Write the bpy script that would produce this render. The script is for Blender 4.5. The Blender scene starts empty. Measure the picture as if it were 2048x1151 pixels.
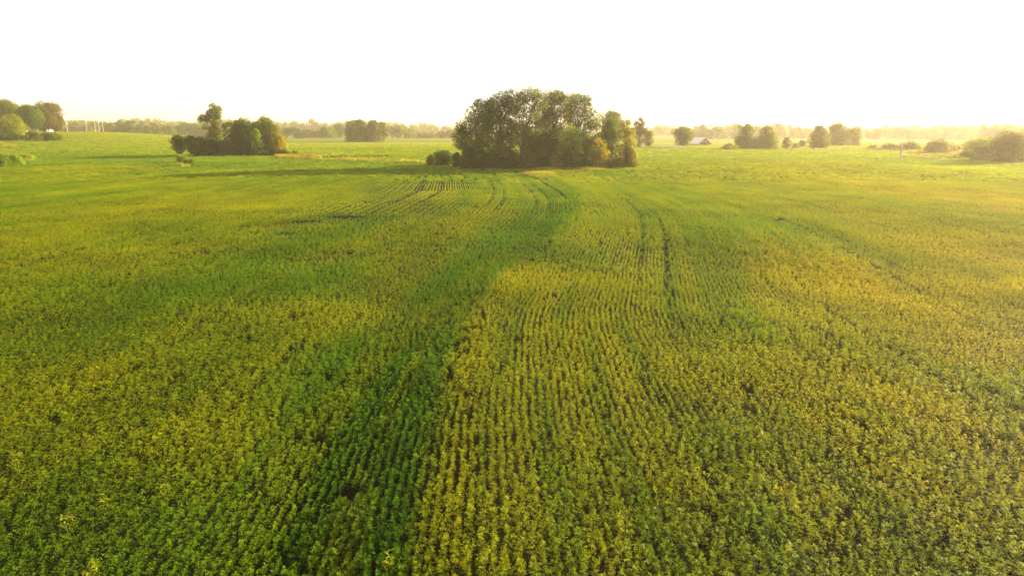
import bpy, math
import numpy as np
from mathutils import Vector, Matrix

# ---------------------------------------------------------------- camera, sky, sun, exposure
S = bpy.context.scene
RAD = math.radians
F_PX, CX, CY = 1365.0, 1024.0, 575.5          # 24 mm lens on a 2048 px wide frame
HOR = 259.0
PITCH = math.atan((CY - HOR) / F_PX)
CAM_Z = 8.45
KS = 1.58                                        # everything is laid out in units of 1.58 m and brought to metres at the end
cam_d = bpy.data.cameras.new('camera'); cam_d.sensor_width = 36; cam_d.lens = 24.0
cam_d.clip_start = .1; cam_d.clip_end = 20000
cam = bpy.data.objects.new('camera', cam_d); S.collection.objects.link(cam)
cam.location = (0, 0, CAM_Z*KS); cam.rotation_euler = (math.pi/2 - PITCH, 0, 0)
S.camera = cam
SUN_AZ, SUN_EL = 60.0, 13.0                     # azimuth to the right of the view, elevation
W = bpy.data.worlds.new('World'); S.world = W; W.use_nodes = True
nt = W.node_tree; bg = nt.nodes['Background']
sky = nt.nodes.new('ShaderNodeTexSky'); sky.sky_type = 'NISHITA'; sky.sun_disc = False
sky.sun_elevation = RAD(SUN_EL); sky.sun_rotation = RAD(SUN_AZ)
sky.air_density = 1.0; sky.dust_density = 1.2; sky.ozone_density = 1.0; sky.altitude = 100
hs = nt.nodes.new('ShaderNodeHueSaturation'); hs.inputs['Saturation'].default_value = .15
wm = nt.nodes.new('ShaderNodeMix'); wm.data_type = 'RGBA'; wm.blend_type = 'MULTIPLY'; wm.inputs[0].default_value = 1
wm.inputs[7].default_value = (1.0, .94, .81, 1)
nt.links.new(sky.outputs[0], hs.inputs['Color']); nt.links.new(hs.outputs[0], wm.inputs[6]); nt.links.new(wm.outputs[2], bg.inputs[0])
bg.inputs[1].default_value = .09
sun_d = bpy.data.lights.new('sun', 'SUN'); sun_d.energy = 5.0; sun_d.angle = RAD(.6); sun_d.color = (1.0, .84, .52)
sun = bpy.data.objects.new('sun', sun_d); S.collection.objects.link(sun)
sdir = Vector((math.sin(RAD(SUN_AZ))*math.cos(RAD(SUN_EL)), math.cos(RAD(SUN_AZ))*math.cos(RAD(SUN_EL)), math.sin(RAD(SUN_EL))))
sun.rotation_euler = sdir.to_track_quat('Z', 'Y').to_euler(); sun.location = (60, 20, 40)
S.view_settings.view_transform = 'Standard'; S.view_settings.look = 'None'; S.view_settings.gamma = 1
S.view_settings.exposure = 2.25
S.render.engine = 'CYCLES'
cy = S.cycles
cy.max_bounces = 6; cy.diffuse_bounces = 3; cy.glossy_bounces = 1; cy.transmission_bounces = 3; cy.volume_bounces = 1
cy.caustics_reflective = False; cy.caustics_refractive = False
cy.use_denoising = True; cy.denoiser = 'OPENIMAGEDENOISE'; cy.denoising_input_passes = 'RGB_ALBEDO_NORMAL'; cy.denoising_prefilter = 'ACCURATE'
cy.use_adaptive_sampling = False
HAZE = .00024/KS; HAZE_G = .5

rng = np.random.default_rng(7)

# ---------------------------------------------------------------- small maths
def sstep(a, b, x):
    t = np.clip((np.asarray(x, float) - a)/(b - a), 0, 1); return t*t*(3 - 2*t)
def hsh(i, j, s):
    v = np.sin(i*127.1 + j*311.7 + s*74.7)*43758.5453
    return v - np.floor(v)
def vnoise(x, y, s=0):
    xi, yi = np.floor(x), np.floor(y); fx, fy = x-xi, y-yi
    fx = fx*fx*(3-2*fx); fy = fy*fy*(3-2*fy)
    a, b, c, d = hsh(xi, yi, s), hsh(xi+1, yi, s), hsh(xi, yi+1, s), hsh(xi+1, yi+1, s)
    return (a*(1-fx)+b*fx)*(1-fy) + (c*(1-fx)+d*fx)*fy      # 0..1
def fbm(x, y, s=0, o=3):
    v = 0; a = .5; t = 0
    for k in range(o):
        v = v + a*vnoise(x*2**k, y*2**k, s+k*3.3); t += a; a *= .5
    return v/t

# ---------------------------------------------------------------- terrain: a low terrace ridge, a swale, a rise at the back left
EY = [0, 14, 18, 24, 30, 39, 48, 60, 80, 97, 122, 150]
EX = [-1.6, -1.9, -2.0, -2.3, -2.1, -.4, 2.6, 5.0, 7.6, 7.6, 6.4, 3.6]
def edge_x(y): return np.interp(y, EY, EX)
def G(x, y):
    x = np.asarray(x, float); y = np.asarray(y, float)
    ex = edge_x(y)
    near = 1 - sstep(70, 150, y)
    d = x - ex
    w = np.interp(y, [0, 20, 50, 100], [3.4, 3.9, 4.6, 5.0])
    z = -.30*near*np.exp(-((d + w*.95)/(w*.62))**2)                     # swale left of the ridge
    z = z + .30*near*np.exp(-((d - 1.2)/(w*.55))**2)                    # ridge crest
    z = z + (fbm(x/38., y/38., 5, 2) - .5)*.9*sstep(8, 40, y)*(1 - sstep(200, 400, y))
    z = z + (fbm(x/9., y/13., 9, 2) - .5)*.30*(1 - sstep(60, 130, y))
    hill = 6.7*sstep(200, 455, y)*(1 - sstep(455, 640, y))*(1 - sstep(-262, -150, x + (y-450)*.25))
    z = z + hill
    z = z + 0
    z = z + 9*sstep(900, 1500, y)*(1 - sstep(-700, 100, x)) 
    return z

def ray(px, py):
    X = (px-CX)/F_PX; Y = -(py-CY)/F_PX
    return X, math.cos(PITCH) + Y*math.sin(PITCH), -math.sin(PITCH) + Y*math.cos(PITCH)
def ground_at(px, py, can=.42):
    X, D, Z = ray(px, py)
    t = 8.0
    while t < 3000:
        z = CAM_Z + Z*t
        if z < float(G(X*t, D*t)) + can: break
        t *= 1.004
    return X*t, D*t
def at_Y(px, py, Yw):
    X, D, Z = ray(px, py); t = Yw/D
    return X*t, CAM_Z + Z*t
def m_per_px(Yw): return Yw/math.cos(PITCH)/F_PX*.985

# ---------------------------------------------------------------- materials
def mat(name):
    m = bpy.data.materials.new(name); m.use_nodes = True
    m.node_tree.nodes.clear(); return m, m.node_tree.nodes, m.node_tree.links
def simple(name, col, rough=.8, noise=.25, scale=2.0, metallic=0):
    m, N, L = mat(name)
    o = N.new('ShaderNodeOutputMaterial'); p = N.new('ShaderNodeBsdfPrincipled')
    tc = N.new('ShaderNodeTexCoord'); nz = N.new('ShaderNodeTexNoise'); nz.inputs['Scale'].default_value = scale; nz.inputs['Detail'].default_value = 5
    mp = N.new('ShaderNodeMapRange'); mp.inputs[1].default_value = .3; mp.inputs[2].default_value = .7
    mp.inputs[3].default_value = 1-noise; mp.inputs[4].default_value = 1+noise
    mx = N.new('ShaderNodeMix'); mx.data_type = 'RGBA'; mx.blend_type = 'MULTIPLY'; mx.inputs[0].default_value = 1; mx.inputs[6].default_value = (*col, 1)
    L.new(tc.outputs['Object'], nz.inputs['Vector']); L.new(nz.outputs['Fac'], mp.inputs[0]); L.new(mp.outputs[0], mx.inputs[7])
    L.new(mx.outputs[2], p.inputs['Base Color']); p.inputs['Roughness'].default_value = rough; p.inputs['Metallic'].default_value = metallic
    L.new(p.outputs[0], o.inputs[0]); return m
def leafmat(name, inst, trans=.4, spec=.35, rough=.5):
    """leaf colour = colour attribute of the plant x a per-leaf factor"""
    m, N, L = mat(name)
    o = N.new('ShaderNodeOutputMaterial'); p = N.new('ShaderNodeBsdfPrincipled'); t = N.new('ShaderNodeBsdfTranslucent')
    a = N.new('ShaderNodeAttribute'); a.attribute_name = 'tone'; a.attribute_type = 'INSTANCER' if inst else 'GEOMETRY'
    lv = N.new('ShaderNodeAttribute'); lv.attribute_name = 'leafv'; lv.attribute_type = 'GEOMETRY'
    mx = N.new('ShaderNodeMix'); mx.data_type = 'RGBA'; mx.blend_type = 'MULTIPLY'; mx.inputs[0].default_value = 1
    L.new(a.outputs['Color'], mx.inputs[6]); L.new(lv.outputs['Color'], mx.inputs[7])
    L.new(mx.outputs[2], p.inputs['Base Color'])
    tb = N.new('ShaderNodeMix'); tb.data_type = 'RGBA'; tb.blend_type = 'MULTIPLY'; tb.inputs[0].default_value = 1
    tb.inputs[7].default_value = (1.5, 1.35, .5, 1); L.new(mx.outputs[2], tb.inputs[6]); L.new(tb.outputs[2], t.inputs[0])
    p.inputs['Roughness'].default_value = rough; p.inputs['Specular IOR Level'].default_value = spec
    ms = N.new('ShaderNodeMixShader'); ms.inputs[0].default_value = trans
    L.new(p.outputs[0], ms.inputs[1]); L.new(t.outputs[0], ms.inputs[2]); L.new(ms.outputs[0], o.inputs[0])
    return m
M_CROP = leafmat('soybean_leaf', True, .48, .09, .55)
M_GRASS = leafmat('grass_blade', True, .45, .12, .6)
M_CROWN = leafmat('tree_leaf', False, .42, .08, .6)
M_BARK = simple('bark', (.10, .075, .05), .9, .35, 3)
M_STEM = simple('green_stem', (.10, .14, .02), .8, .2, 3)
M_POLE = simple('weathered_pole', (.33, .27, .22), .8, .2, 2)
M_WHITE = simple('white_paint', (.78, .76, .72), .6, .06, 1)
M_RED = simple('red_barn_boards', (.26, .09, .06), .8, .25, 2)
M_DARK = simple('dark_opening', (.035, .02, .018), .9, .1, 2)
M_TIN = simple('tin_roof', (.52, .53, .56), .35, .12, .8, .6)
M_SHINGLE = simple('brown_shingle', (.24, .12, .09), .85, .2, 2)
M_WIRE = simple('wire', (.35, .30, .27), .5, .1, 2)
M_GLASS = simple('window_glass', (.05, .06, .07), .1, .1, 2)

# ---------------------------------------------------------------- mesh builders
def link(name, me, parent=None, m=None, loc=(0, 0, 0)):
    o = bpy.data.objects.new(name, me); S.collection.objects.link(o)
    o.location = loc
    if parent: o.parent = parent
    if m: me.materials.append(m)
    return o
def np_mesh(name, V, Fq, attrs=None, k=4):
    me = bpy.data.meshes.new(name); V = np.asarray(V, np.float32); Fq = np.asarray(Fq, np.int32)
    me.vertices.add(len(V)); me.vertices.foreach_set('co', V.ravel())
    if len(Fq):
        me.loops.add(Fq.size); me.loops.foreach_set('vertex_index', Fq.ravel())
        me.polygons.add(len(Fq)); me.polygons.foreach_set('loop_start', np.arange(0, Fq.size, k, dtype=np.int32))
    for nme, typ, data in (attrs or []):
        at = me.attributes.new(nme, typ, 'POINT')
        at.data.foreach_set('color' if typ == 'FLOAT_COLOR' else ('vector' if typ == 'FLOAT_VECTOR' else 'value'), np.ascontiguousarray(data).ravel())
    me.update(calc_edges=True); return me
def empty(name, loc, label, cat, group=None, kind=None):
    o = bpy.data.objects.new(name, None); S.collection.objects.link(o); o.location = loc; o.empty_display_size = .5
    tag(o, label, cat, group, kind); return o
def tag(o, label=None, cat=None, group=None, kind=None):
    if label: o['label'] = label
    if cat: o['category'] = cat
    if group: o['group'] = group
    if kind: o['kind'] = kind
    return o
class MB:
    def __init__(s): s.v = []; s.f = []
    def box(s, c, d, rz=0):
        b = len(s.v); cr, sr = math.cos(rz), math.sin(rz)
        for z in (-1, 1):
            for x, y in ((-1, -1), (1, -1), (1, 1), (-1, 1)):
                X, Y = x*d[0]/2, y*d[1]/2
                s.v.append((c[0]+X*cr-Y*sr, c[1]+X*sr+Y*cr, c[2]+z*d[2]/2))
        for q in ((0, 3, 2, 1), (4, 5, 6, 7), (0, 1, 5, 4), (1, 2, 6, 5), (2, 3, 7, 6), (3, 0, 4, 7)): s.f.append([b+i for i in q])
    def prism(s, prof, y0, y1):           # profile in x,z swept along y
        b = len(s.v); n = len(prof)
        for y in (y0, y1):
            for x, z in prof: s.v.append((x, y, z))
        s.f.append([b+i for i in range(n)]); s.f.append([b+n+i for i in range(n-1, -1, -1)])
        for i in range(n): s.f.append([b+i, b+n+i, b+n+(i+1) % n, b+(i+1) % n])
    def tube(s, pts, rad, sides=7):
        P = [Vector(p) for p in pts]; b = len(s.v)
        for i, p in enumerate(P):
            t = (P[min(i+1, len(P)-1)] - P[max(i-1, 0)]).normalized()
            u = t.orthogonal().normalized() if abs(t.z) < .95 else Vector((1, 0, 0)); u = (u - t*u.dot(t)).normalized(); w = t.cross(u)
            for k in range(sides):
                a = 2*math.pi*k/sides; q = p + (u*math.cos(a)+w*math.sin(a))*rad[i]; s.v.append(tuple(q))
        for i in range(len(P)-1):
            for k in range(sides):
                k2 = (k+1) % sides; s.f.append([b+i*sides+k, b+i*sides+k2, b+(i+1)*sides+k2, b+(i+1)*sides+k])
        s.f.append([b+(len(P)-1)*sides+k for k in range(sides)])
    def build(s, name, m, parent=None, loc=(0, 0, 0), smooth=False):
        me = bpy.data.meshes.new(name); me.from_pydata(s.v, [], s.f); me.update()
        if smooth: me.polygons.foreach_set('use_smooth', [True]*len(me.polygons))
        return link(name, me, parent, m, loc)

# ---------------------------------------------------------------- crop tone: ripeness and growth, plus some painted flare, shade and distance brightening
C_OLIVE = np.array([.112, .160, .002]); C_GREEN = np.array([.060, .135, .002]); C_TEAL = np.array([.068, .150, .014])
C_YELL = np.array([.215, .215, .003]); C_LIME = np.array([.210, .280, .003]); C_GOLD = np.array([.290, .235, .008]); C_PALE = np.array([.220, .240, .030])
COLS = {'O': C_OLIVE, 'G': C_GREEN, 'T': C_TEAL, 'Y': C_YELL, 'L': C_LIME, 'D': C_GOLD, 'P': C_PALE}
# kind, pixel centre, pixel radii, strength, slant
PATCH = [
 ('L', 600, 408, 130, 12, .75), ('L', 790, 421, 50, 6, .9), ('T', 570, 463, 28, 7, .8), ('G', 700, 430, 70, 6, .9), ('G', 612, 438, 45, 5, .9),
 ('T', 560, 418, 30, 5, .5), ('G', 400, 470, 60, 9, .4), ('G', 200, 560, 260, 30, .25), ('G', 560, 560, 300, 50, .38), ('G', 930, 560, 60, 40, .4),
 ('G', 1120, 500, 110, 26, .7), ('T', 1040, 470, 70, 30, .6), ('T', 1300, 480, 180, 60, .22), ('G', 1480, 640, 130, 40, .35),
 ('Y', 660, 620, 200, 35, .45), ('Y', 330, 540, 120, 20, .25), ('Y', 420, 405, 260, 22, .4), ('Y', 180, 335, 110, 6, .8), ('Y', 330, 420, 200, 60, .3), ('Y', 60, 760, 180, 60, .4), ('Y', 380, 850, 160, 60, .3),
 ('L', 1680, 384, 60, 4, .9), ('L', 1880, 333, 90, 5, .95), ('L', 2040, 350, 60, 7, .95), ('L', 1860, 362, 30, 3, .5), ('L', 1230, 336, 120, 3, .7),
 ('D', 1850, 580, 300, 80, .6), ('D', 1980, 480, 240, 90, .65), ('D', 2020, 400, 200, 60, .6), ('Y', 1700, 640, 160, 40, .5), ('D', 1950, 680, 160, 40, .45),  # gold here paints sun flare from the right into the crop colour
 ('Y', 1760, 340, 260, 30, .5), ('Y', 1500, 350, 200, 25, .4), ('G', 1160, 960, 80, 70, .3), ('G', 1480, 860, 120, 60, .5), ('G', 1420, 1060, 160, 80, .5), ('G', 1830, 940, 260, 90, .2), ('D', 1830, 820, 320, 180, .35),  # the gold patch continues the painted flare lower down
 ('G', 160, 1060, 340, 130, .65), ('G', 1900, 1100, 300, 60, .25), ('T', 1800, 430, 300, 40, .25),  # first patch: vignette of the lower left corner painted as darker green
 ('L', 2030, 765, 50, 26, .7), ('T', 460, 262, 160, 6, 0),
]
_P = []
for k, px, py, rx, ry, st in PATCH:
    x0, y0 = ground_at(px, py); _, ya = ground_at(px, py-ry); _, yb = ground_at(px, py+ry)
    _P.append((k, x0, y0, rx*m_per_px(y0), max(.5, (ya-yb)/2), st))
WY = [0, 13, 18, 28, 31, 39, 53, 67, 80, 97, 122, 150, 220]; WX = [.6, .2, 0, .2, .5, 2.1, 5.0, 7.4, 8.3, 8.2, 6.6, 2.5, -8]
def row_w(x, y): return np.interp(y, WY, WX)*(.05 + .95*sstep(-24, -4, x) - .55*sstep(12, 40, x))
def tone(x, y):
    x = np.asarray(x, float); y = np.asarray(y, float)
    n1 = fbm(x/14., y/20., 21); n2 = fbm(x/3.2, y/4.5, 31); n3 = fbm(x/60., y/60., 41)
    c = np.tile(C_OLIVE, (len(x), 1))
    def mix(c, col, f): f = np.clip(f, 0, 1)[:, None]; return c*(1-f) + col*f
    c = mix(c, C_GREEN, sstep(.42, .72, n1)*.6); c = mix(c, C_YELL, sstep(.52, .8, 1-n1)*.38)
    ex = edge_x(y); d = x - ex; nr = 1 - sstep(45, 75, y)
    wob = (n2-.5)*2.2
    c = mix(c, C_YELL, sstep(-.3, .6, d+wob*.5)*(1-sstep(4, 13+y*.1, d+wob))*.75*nr*(.7+.6*n2))         # ripening strip on the ridge
    c = mix(c, C_YELL, sstep(2, 16, d)*.35*(1-sstep(40, 60, y))*sstep(.4, .6, n2*.6+n1*.4))
    wl = np.interp(y, [0, 20, 50, 100], [4.0, 4.6, 5.6, 6.5])
    c = mix(c, C_GREEN, (1-sstep(-.5, .1, d+wob*.4))*sstep(-wl-1.5, -wl+1.5, d+wob)*.85*(1-sstep(60, 90, y)))  # greener crop in the swale, some of its shade put into the colour
    # green strip curving up to the grove
    sx = np.interp(y, [50, 62, 80, 100, 125, 150], [1, 3.5, 5.6, 5.2, 3.4, 0]); c = mix(c, C_TEAL, np.exp(-((x-sx)/np.interp(y, [50, 80, 150], [4, 2.0, 4]))**2)*sstep(45, 60, y)*(1-sstep(135, 150, y))*.9)
    # blue-green band in front of the groves
    yb = 152 + np.clip(-x, 0, 300)*.33
    c = mix(c, C_TEAL, np.exp(-((y-yb)/(14+np.clip(-x, 0, 200)*.12))**2)*(1-sstep(-6, 6, x))*.75)
    c = mix(c, C_LIME*.62+C_OLIVE*.5, sstep(45, 110, y)*.3)  # brightening with distance painted in as a lighter crop colour
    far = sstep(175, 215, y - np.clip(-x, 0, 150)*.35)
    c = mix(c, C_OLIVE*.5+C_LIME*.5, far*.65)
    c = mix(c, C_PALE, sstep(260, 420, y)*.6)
    U = x - row_w(x, y); sk = fbm(U/.9, y/16., 91, 2)*.6 + fbm(U/3.5, y/45., 97, 2)*.4
    c = mix(c, C_YELL, sstep(.52, .66, sk)*.34*(1-sstep(120, 200, y))); c = mix(c, C_GREEN, sstep(.52, .38, sk)*0 + (1-sstep(.36, .48, sk))*.45*(1-sstep(120, 200, y)))
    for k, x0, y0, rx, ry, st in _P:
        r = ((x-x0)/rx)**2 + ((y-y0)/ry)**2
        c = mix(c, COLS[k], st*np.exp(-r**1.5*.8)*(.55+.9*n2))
    c = c*(.80 + .4*n2)[:, None]*(.88+.24*n3)[:, None]
    return c
HOLES = []
for px, py, rx, ry in [(700, 968, 26, 11), (110, 828, 12, 5), (297, 485, 5, 2.5), (185, 995, 8, 4), (1270, 605, 7, 4), (2010, 866, 16, 5), (1420, 960, 8, 6), (1695, 1007, 10, 4), (1555, 985, 7, 4), (1010, 720, 12, 5), (900, 745, 6, 5), (690, 430, 45, 2.2), (612, 438, 30, 1.8), (570, 463, 20, 2)]:
    x0, y0 = ground_at(px, py); _, ya = ground_at(px, py-ry); _, yb = ground_at(px, py+ry); HOLES.append((x0, y0, rx*m_per_px(y0), max(.25, (ya-yb)/2)))

for k in range(34):
    y0 = 18 + 30*(k/33.)**.8 + rng.uniform(-.6, .6); HOLES.append((float(edge_x(y0)) + rng.uniform(-.7, 1.0), y0, rng.uniform(.10, .26), rng.uniform(.15, .4)))
for k in range(110):
    y0 = rng.uniform(17, 60); HOLES.append((rng.uniform(-.8, .8)*y0, y0, rng.uniform(.12, .3), rng.uniform(.12, .35)))
# rows: drilled 0.38 m apart (0.24 layout units), bending with the contour
RS = .24
def row_x(u, y):
    x = u + np.interp(y, WY, WX)
    for _ in range(3): x = u + row_w(x, y)
    return x
#          row offset, from, to, strength
TRACKS = [(-29.6, 30, 60, .9), (-31.4, 30, 60, .8), (6.95, 28, 92, .8), (5.3, 34, 88, .62), (-13.4, 20, 32, .6), (-8.6, 18, 27, .7), (-1.9, 80, 128, 1.1), (-10.6, 72, 120, .8), (-9.2, 70, 100, .8),
          (-18.2, 76, 125, .9), (-16.6, 76, 120, .9), (-5.4, 72, 118, .75), (-3.9, 72, 118, .75), (14.5, 12, 40, .75), (12.7, 12, 40, .6), (6.3, 12, 28, .5), (4.7, 12, 24, .4), (20.6, 15, 70, .75), (22.4, 15, 70, .65), (30.0, 25, 80, .7), (-21.5, 24, 60, .6), (-6.2, 13, 20, .3)]

# ---------------------------------------------------------------- plants
def leaflet(V, F, A, base, dirv, L, Wd, up, val):
    """one folded, drooping leaflet: 6 vertices, 4 faces"""
    d = dirv/np.linalg.norm(dirv); s = np.cross(d, up); s /= (np.linalg.norm(s)+1e-6); n = np.cross(s, d)
    b = len(V)
    V += [base, base+d*L*.45+s*Wd*.5+n*Wd*.18, base+d*L*.45-s*Wd*.5+n*Wd*.18, base+d*L*.5-n*0, base+d*L-n*L*.22]
    F += [(b, b+1, b+3, b+3), (b, b+3, b+2, b+2), (b+3, b+1, b+4, b+4), (b+3, b+4, b+2, b+2)]
    A += [val]*5
def soy_plant(seed, nst, ht, rad, L, flat=.0):
    r = np.random.default_rng(seed); V = []; F = []; A = []
    for i in range(nst):
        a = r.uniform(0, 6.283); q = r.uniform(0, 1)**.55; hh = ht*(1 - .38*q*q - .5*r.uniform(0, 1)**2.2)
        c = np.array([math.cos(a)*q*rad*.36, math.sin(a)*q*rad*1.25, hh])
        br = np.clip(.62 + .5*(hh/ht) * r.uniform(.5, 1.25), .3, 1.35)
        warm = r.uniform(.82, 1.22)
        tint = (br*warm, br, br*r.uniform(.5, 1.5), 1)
        out = np.array([math.cos(a), math.sin(a), 0])*(.5+q)
        a0 = r.uniform(0, 6.283)
        for k in range(3):
            aa = a0 + k*2.1
            dv = np.array([math.cos(aa), math.sin(aa), r.uniform(-.35, .75)]) + out*.4
            up = np.array([r.normal()*.35, r.normal()*.35, 1.0])
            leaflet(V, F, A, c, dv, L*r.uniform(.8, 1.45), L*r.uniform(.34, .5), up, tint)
    return np.array(V), np.array(F), np.array(A)
def tri_mesh_arrays(V, F):      # degenerate quads -> triangles
    return V, F[:, :3]
def blade_tuft(seed, n, ht, rad, wd):
    r = np.random.default_rng(seed); V = []; F = []; A = []
    for i in range(n):
        a = r.uniform(0, 6.283); q = r.uniform(0, 1)**.5*rad; c = np.array([math.cos(a)*q, math.sin(a)*q, 0]); a2 = r.uniform(0, 6.283)
        h = ht*r.uniform(.55, 1.1); ln = np.array([math.cos(a2), math.sin(a2), 0])*h*r.uniform(.1, .5); s = np.array([-math.sin(a2), math.cos(a2), 0])*wd
        b = len(V); V += [c-s, c+s, c+ln*.35+np.array([0, 0, h*.6])-s*.8, c+ln*.35+np.array([0, 0, h*.6])+s*.8, c+ln+np.array([0, 0, h*.95])]
        F += [(b, b+1, b+3), (b, b+3, b+2), (b+2, b+3, b+4)]
        br = r.uniform(.6, 1.3); w = r.uniform(.8, 1.4); A += [(br*w, br, br, 1)]*5
    return np.array(V), np.array(F), np.array(A)

def scatter(name, templates, P, rot, scl, col, pick, m, label, cat):
    """one object: template plants plus a cloud of points; the modifier puts a plant on each point"""
    V = []; F = []; K = []; A = []; b = 0
    for i, (v, f, a) in enumerate(templates):
        V.append(v); F.append(f + b); K.append(np.full(len(v), i+1)); A.append(a); b += len(v)
    n = len(P)
    V = np.concatenate(V + [P]); F = np.concatenate(F); K = np.concatenate(K + [np.zeros(n)]).astype(np.int32)
    LV = np.concatenate(A + [np.ones((n, 4))]).astype(np.float32)
    def pad(a, dt): a = np.asarray(a, dt); return np.concatenate([np.zeros((b,) + a.shape[1:], dt), a])
    tn = np.concatenate([col, np.ones((n, 1))], 1)
    me = np_mesh(name, V, F, [('kindid', 'INT', K), ('leafv', 'FLOAT_COLOR', LV), ('rot', 'FLOAT_VECTOR', pad(rot, np.float32)),
        ('scl', 'FLOAT', pad(scl, np.float32)), ('tone', 'FLOAT_COLOR', pad(tn, np.float32)), ('pick', 'INT', pad(pick, np.int32))], 3)
    o = link(name, me, None, m); tag(o, label, cat, None, 'stuff')
    ng = bpy.data.node_groups.new(name, 'GeometryNodeTree')
    ng.interface.new_socket('Geometry', in_out='INPUT', socket_type='NodeSocketGeometry'); ng.interface.new_socket('Geometry', in_out='OUTPUT', socket_type='NodeSocketGeometry')
    N, L = ng.nodes, ng.links
    gi = N.new('NodeGroupInput'); go = N.new('NodeGroupOutput'); jn = N.new('GeometryNodeJoinGeometry')
    def attr(nm, ty): a = N.new('GeometryNodeInputNamedAttribute'); a.data_type = ty; a.inputs['Name'].default_value = nm; return a.outputs['Attribute']
    def eq(sock, v):
        c = N.new('FunctionNodeCompare'); c.data_type = 'INT'; c.operation = 'EQUAL'
        L.new(sock, c.inputs[2]); c.inputs[3].default_value = v; return c.outputs[0]
    kid, pk, sc = attr('kindid', 'INT'), attr('pick', 'INT'), attr('scl', 'FLOAT')
    er = N.new('FunctionNodeEulerToRotation'); L.new(attr('rot', 'FLOAT_VECTOR'), er.inputs[0])
    def sep(v):
        s = N.new('GeometryNodeSeparateGeometry'); s.domain = 'POINT'; L.new(gi.outputs[0], s.inputs[0]); L.new(eq(kid, v), s.inputs[1]); return s.outputs[0]
    pts = sep(0)
    for i in range(len(templates)):
        ip = N.new('GeometryNodeInstanceOnPoints'); L.new(pts, ip.inputs['Points']); L.new(sep(i+1), ip.inputs['Instance'])
        L.new(eq(pk, i), ip.inputs['Selection']); L.new(er.outputs[0], ip.inputs['Rotation']); L.new(sc, ip.inputs['Scale']); L.new(ip.outputs[0], jn.inputs[0])
    L.new(jn.outputs[0], go.inputs[0])
    md = o.modifiers.new('plants', 'NODES'); md.node_group = ng
    return o

# keep-out areas of the crop (groves), filled in as (x, y, r)
GROVES = []
def keep(x, y):
    k = np.ones(len(x), bool)
    for hx, hy, rx, ry in HOLES: k &= ((x-hx)/rx)**2 + ((y-hy)/ry)**2 > 1
    k &= ~((np.abs(x-9) < 18) & (y > 153) & (y < 166))
    k &= ~((x > -100) & (x < -76) & (y > 217) & (y < 226))
    return k

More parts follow.
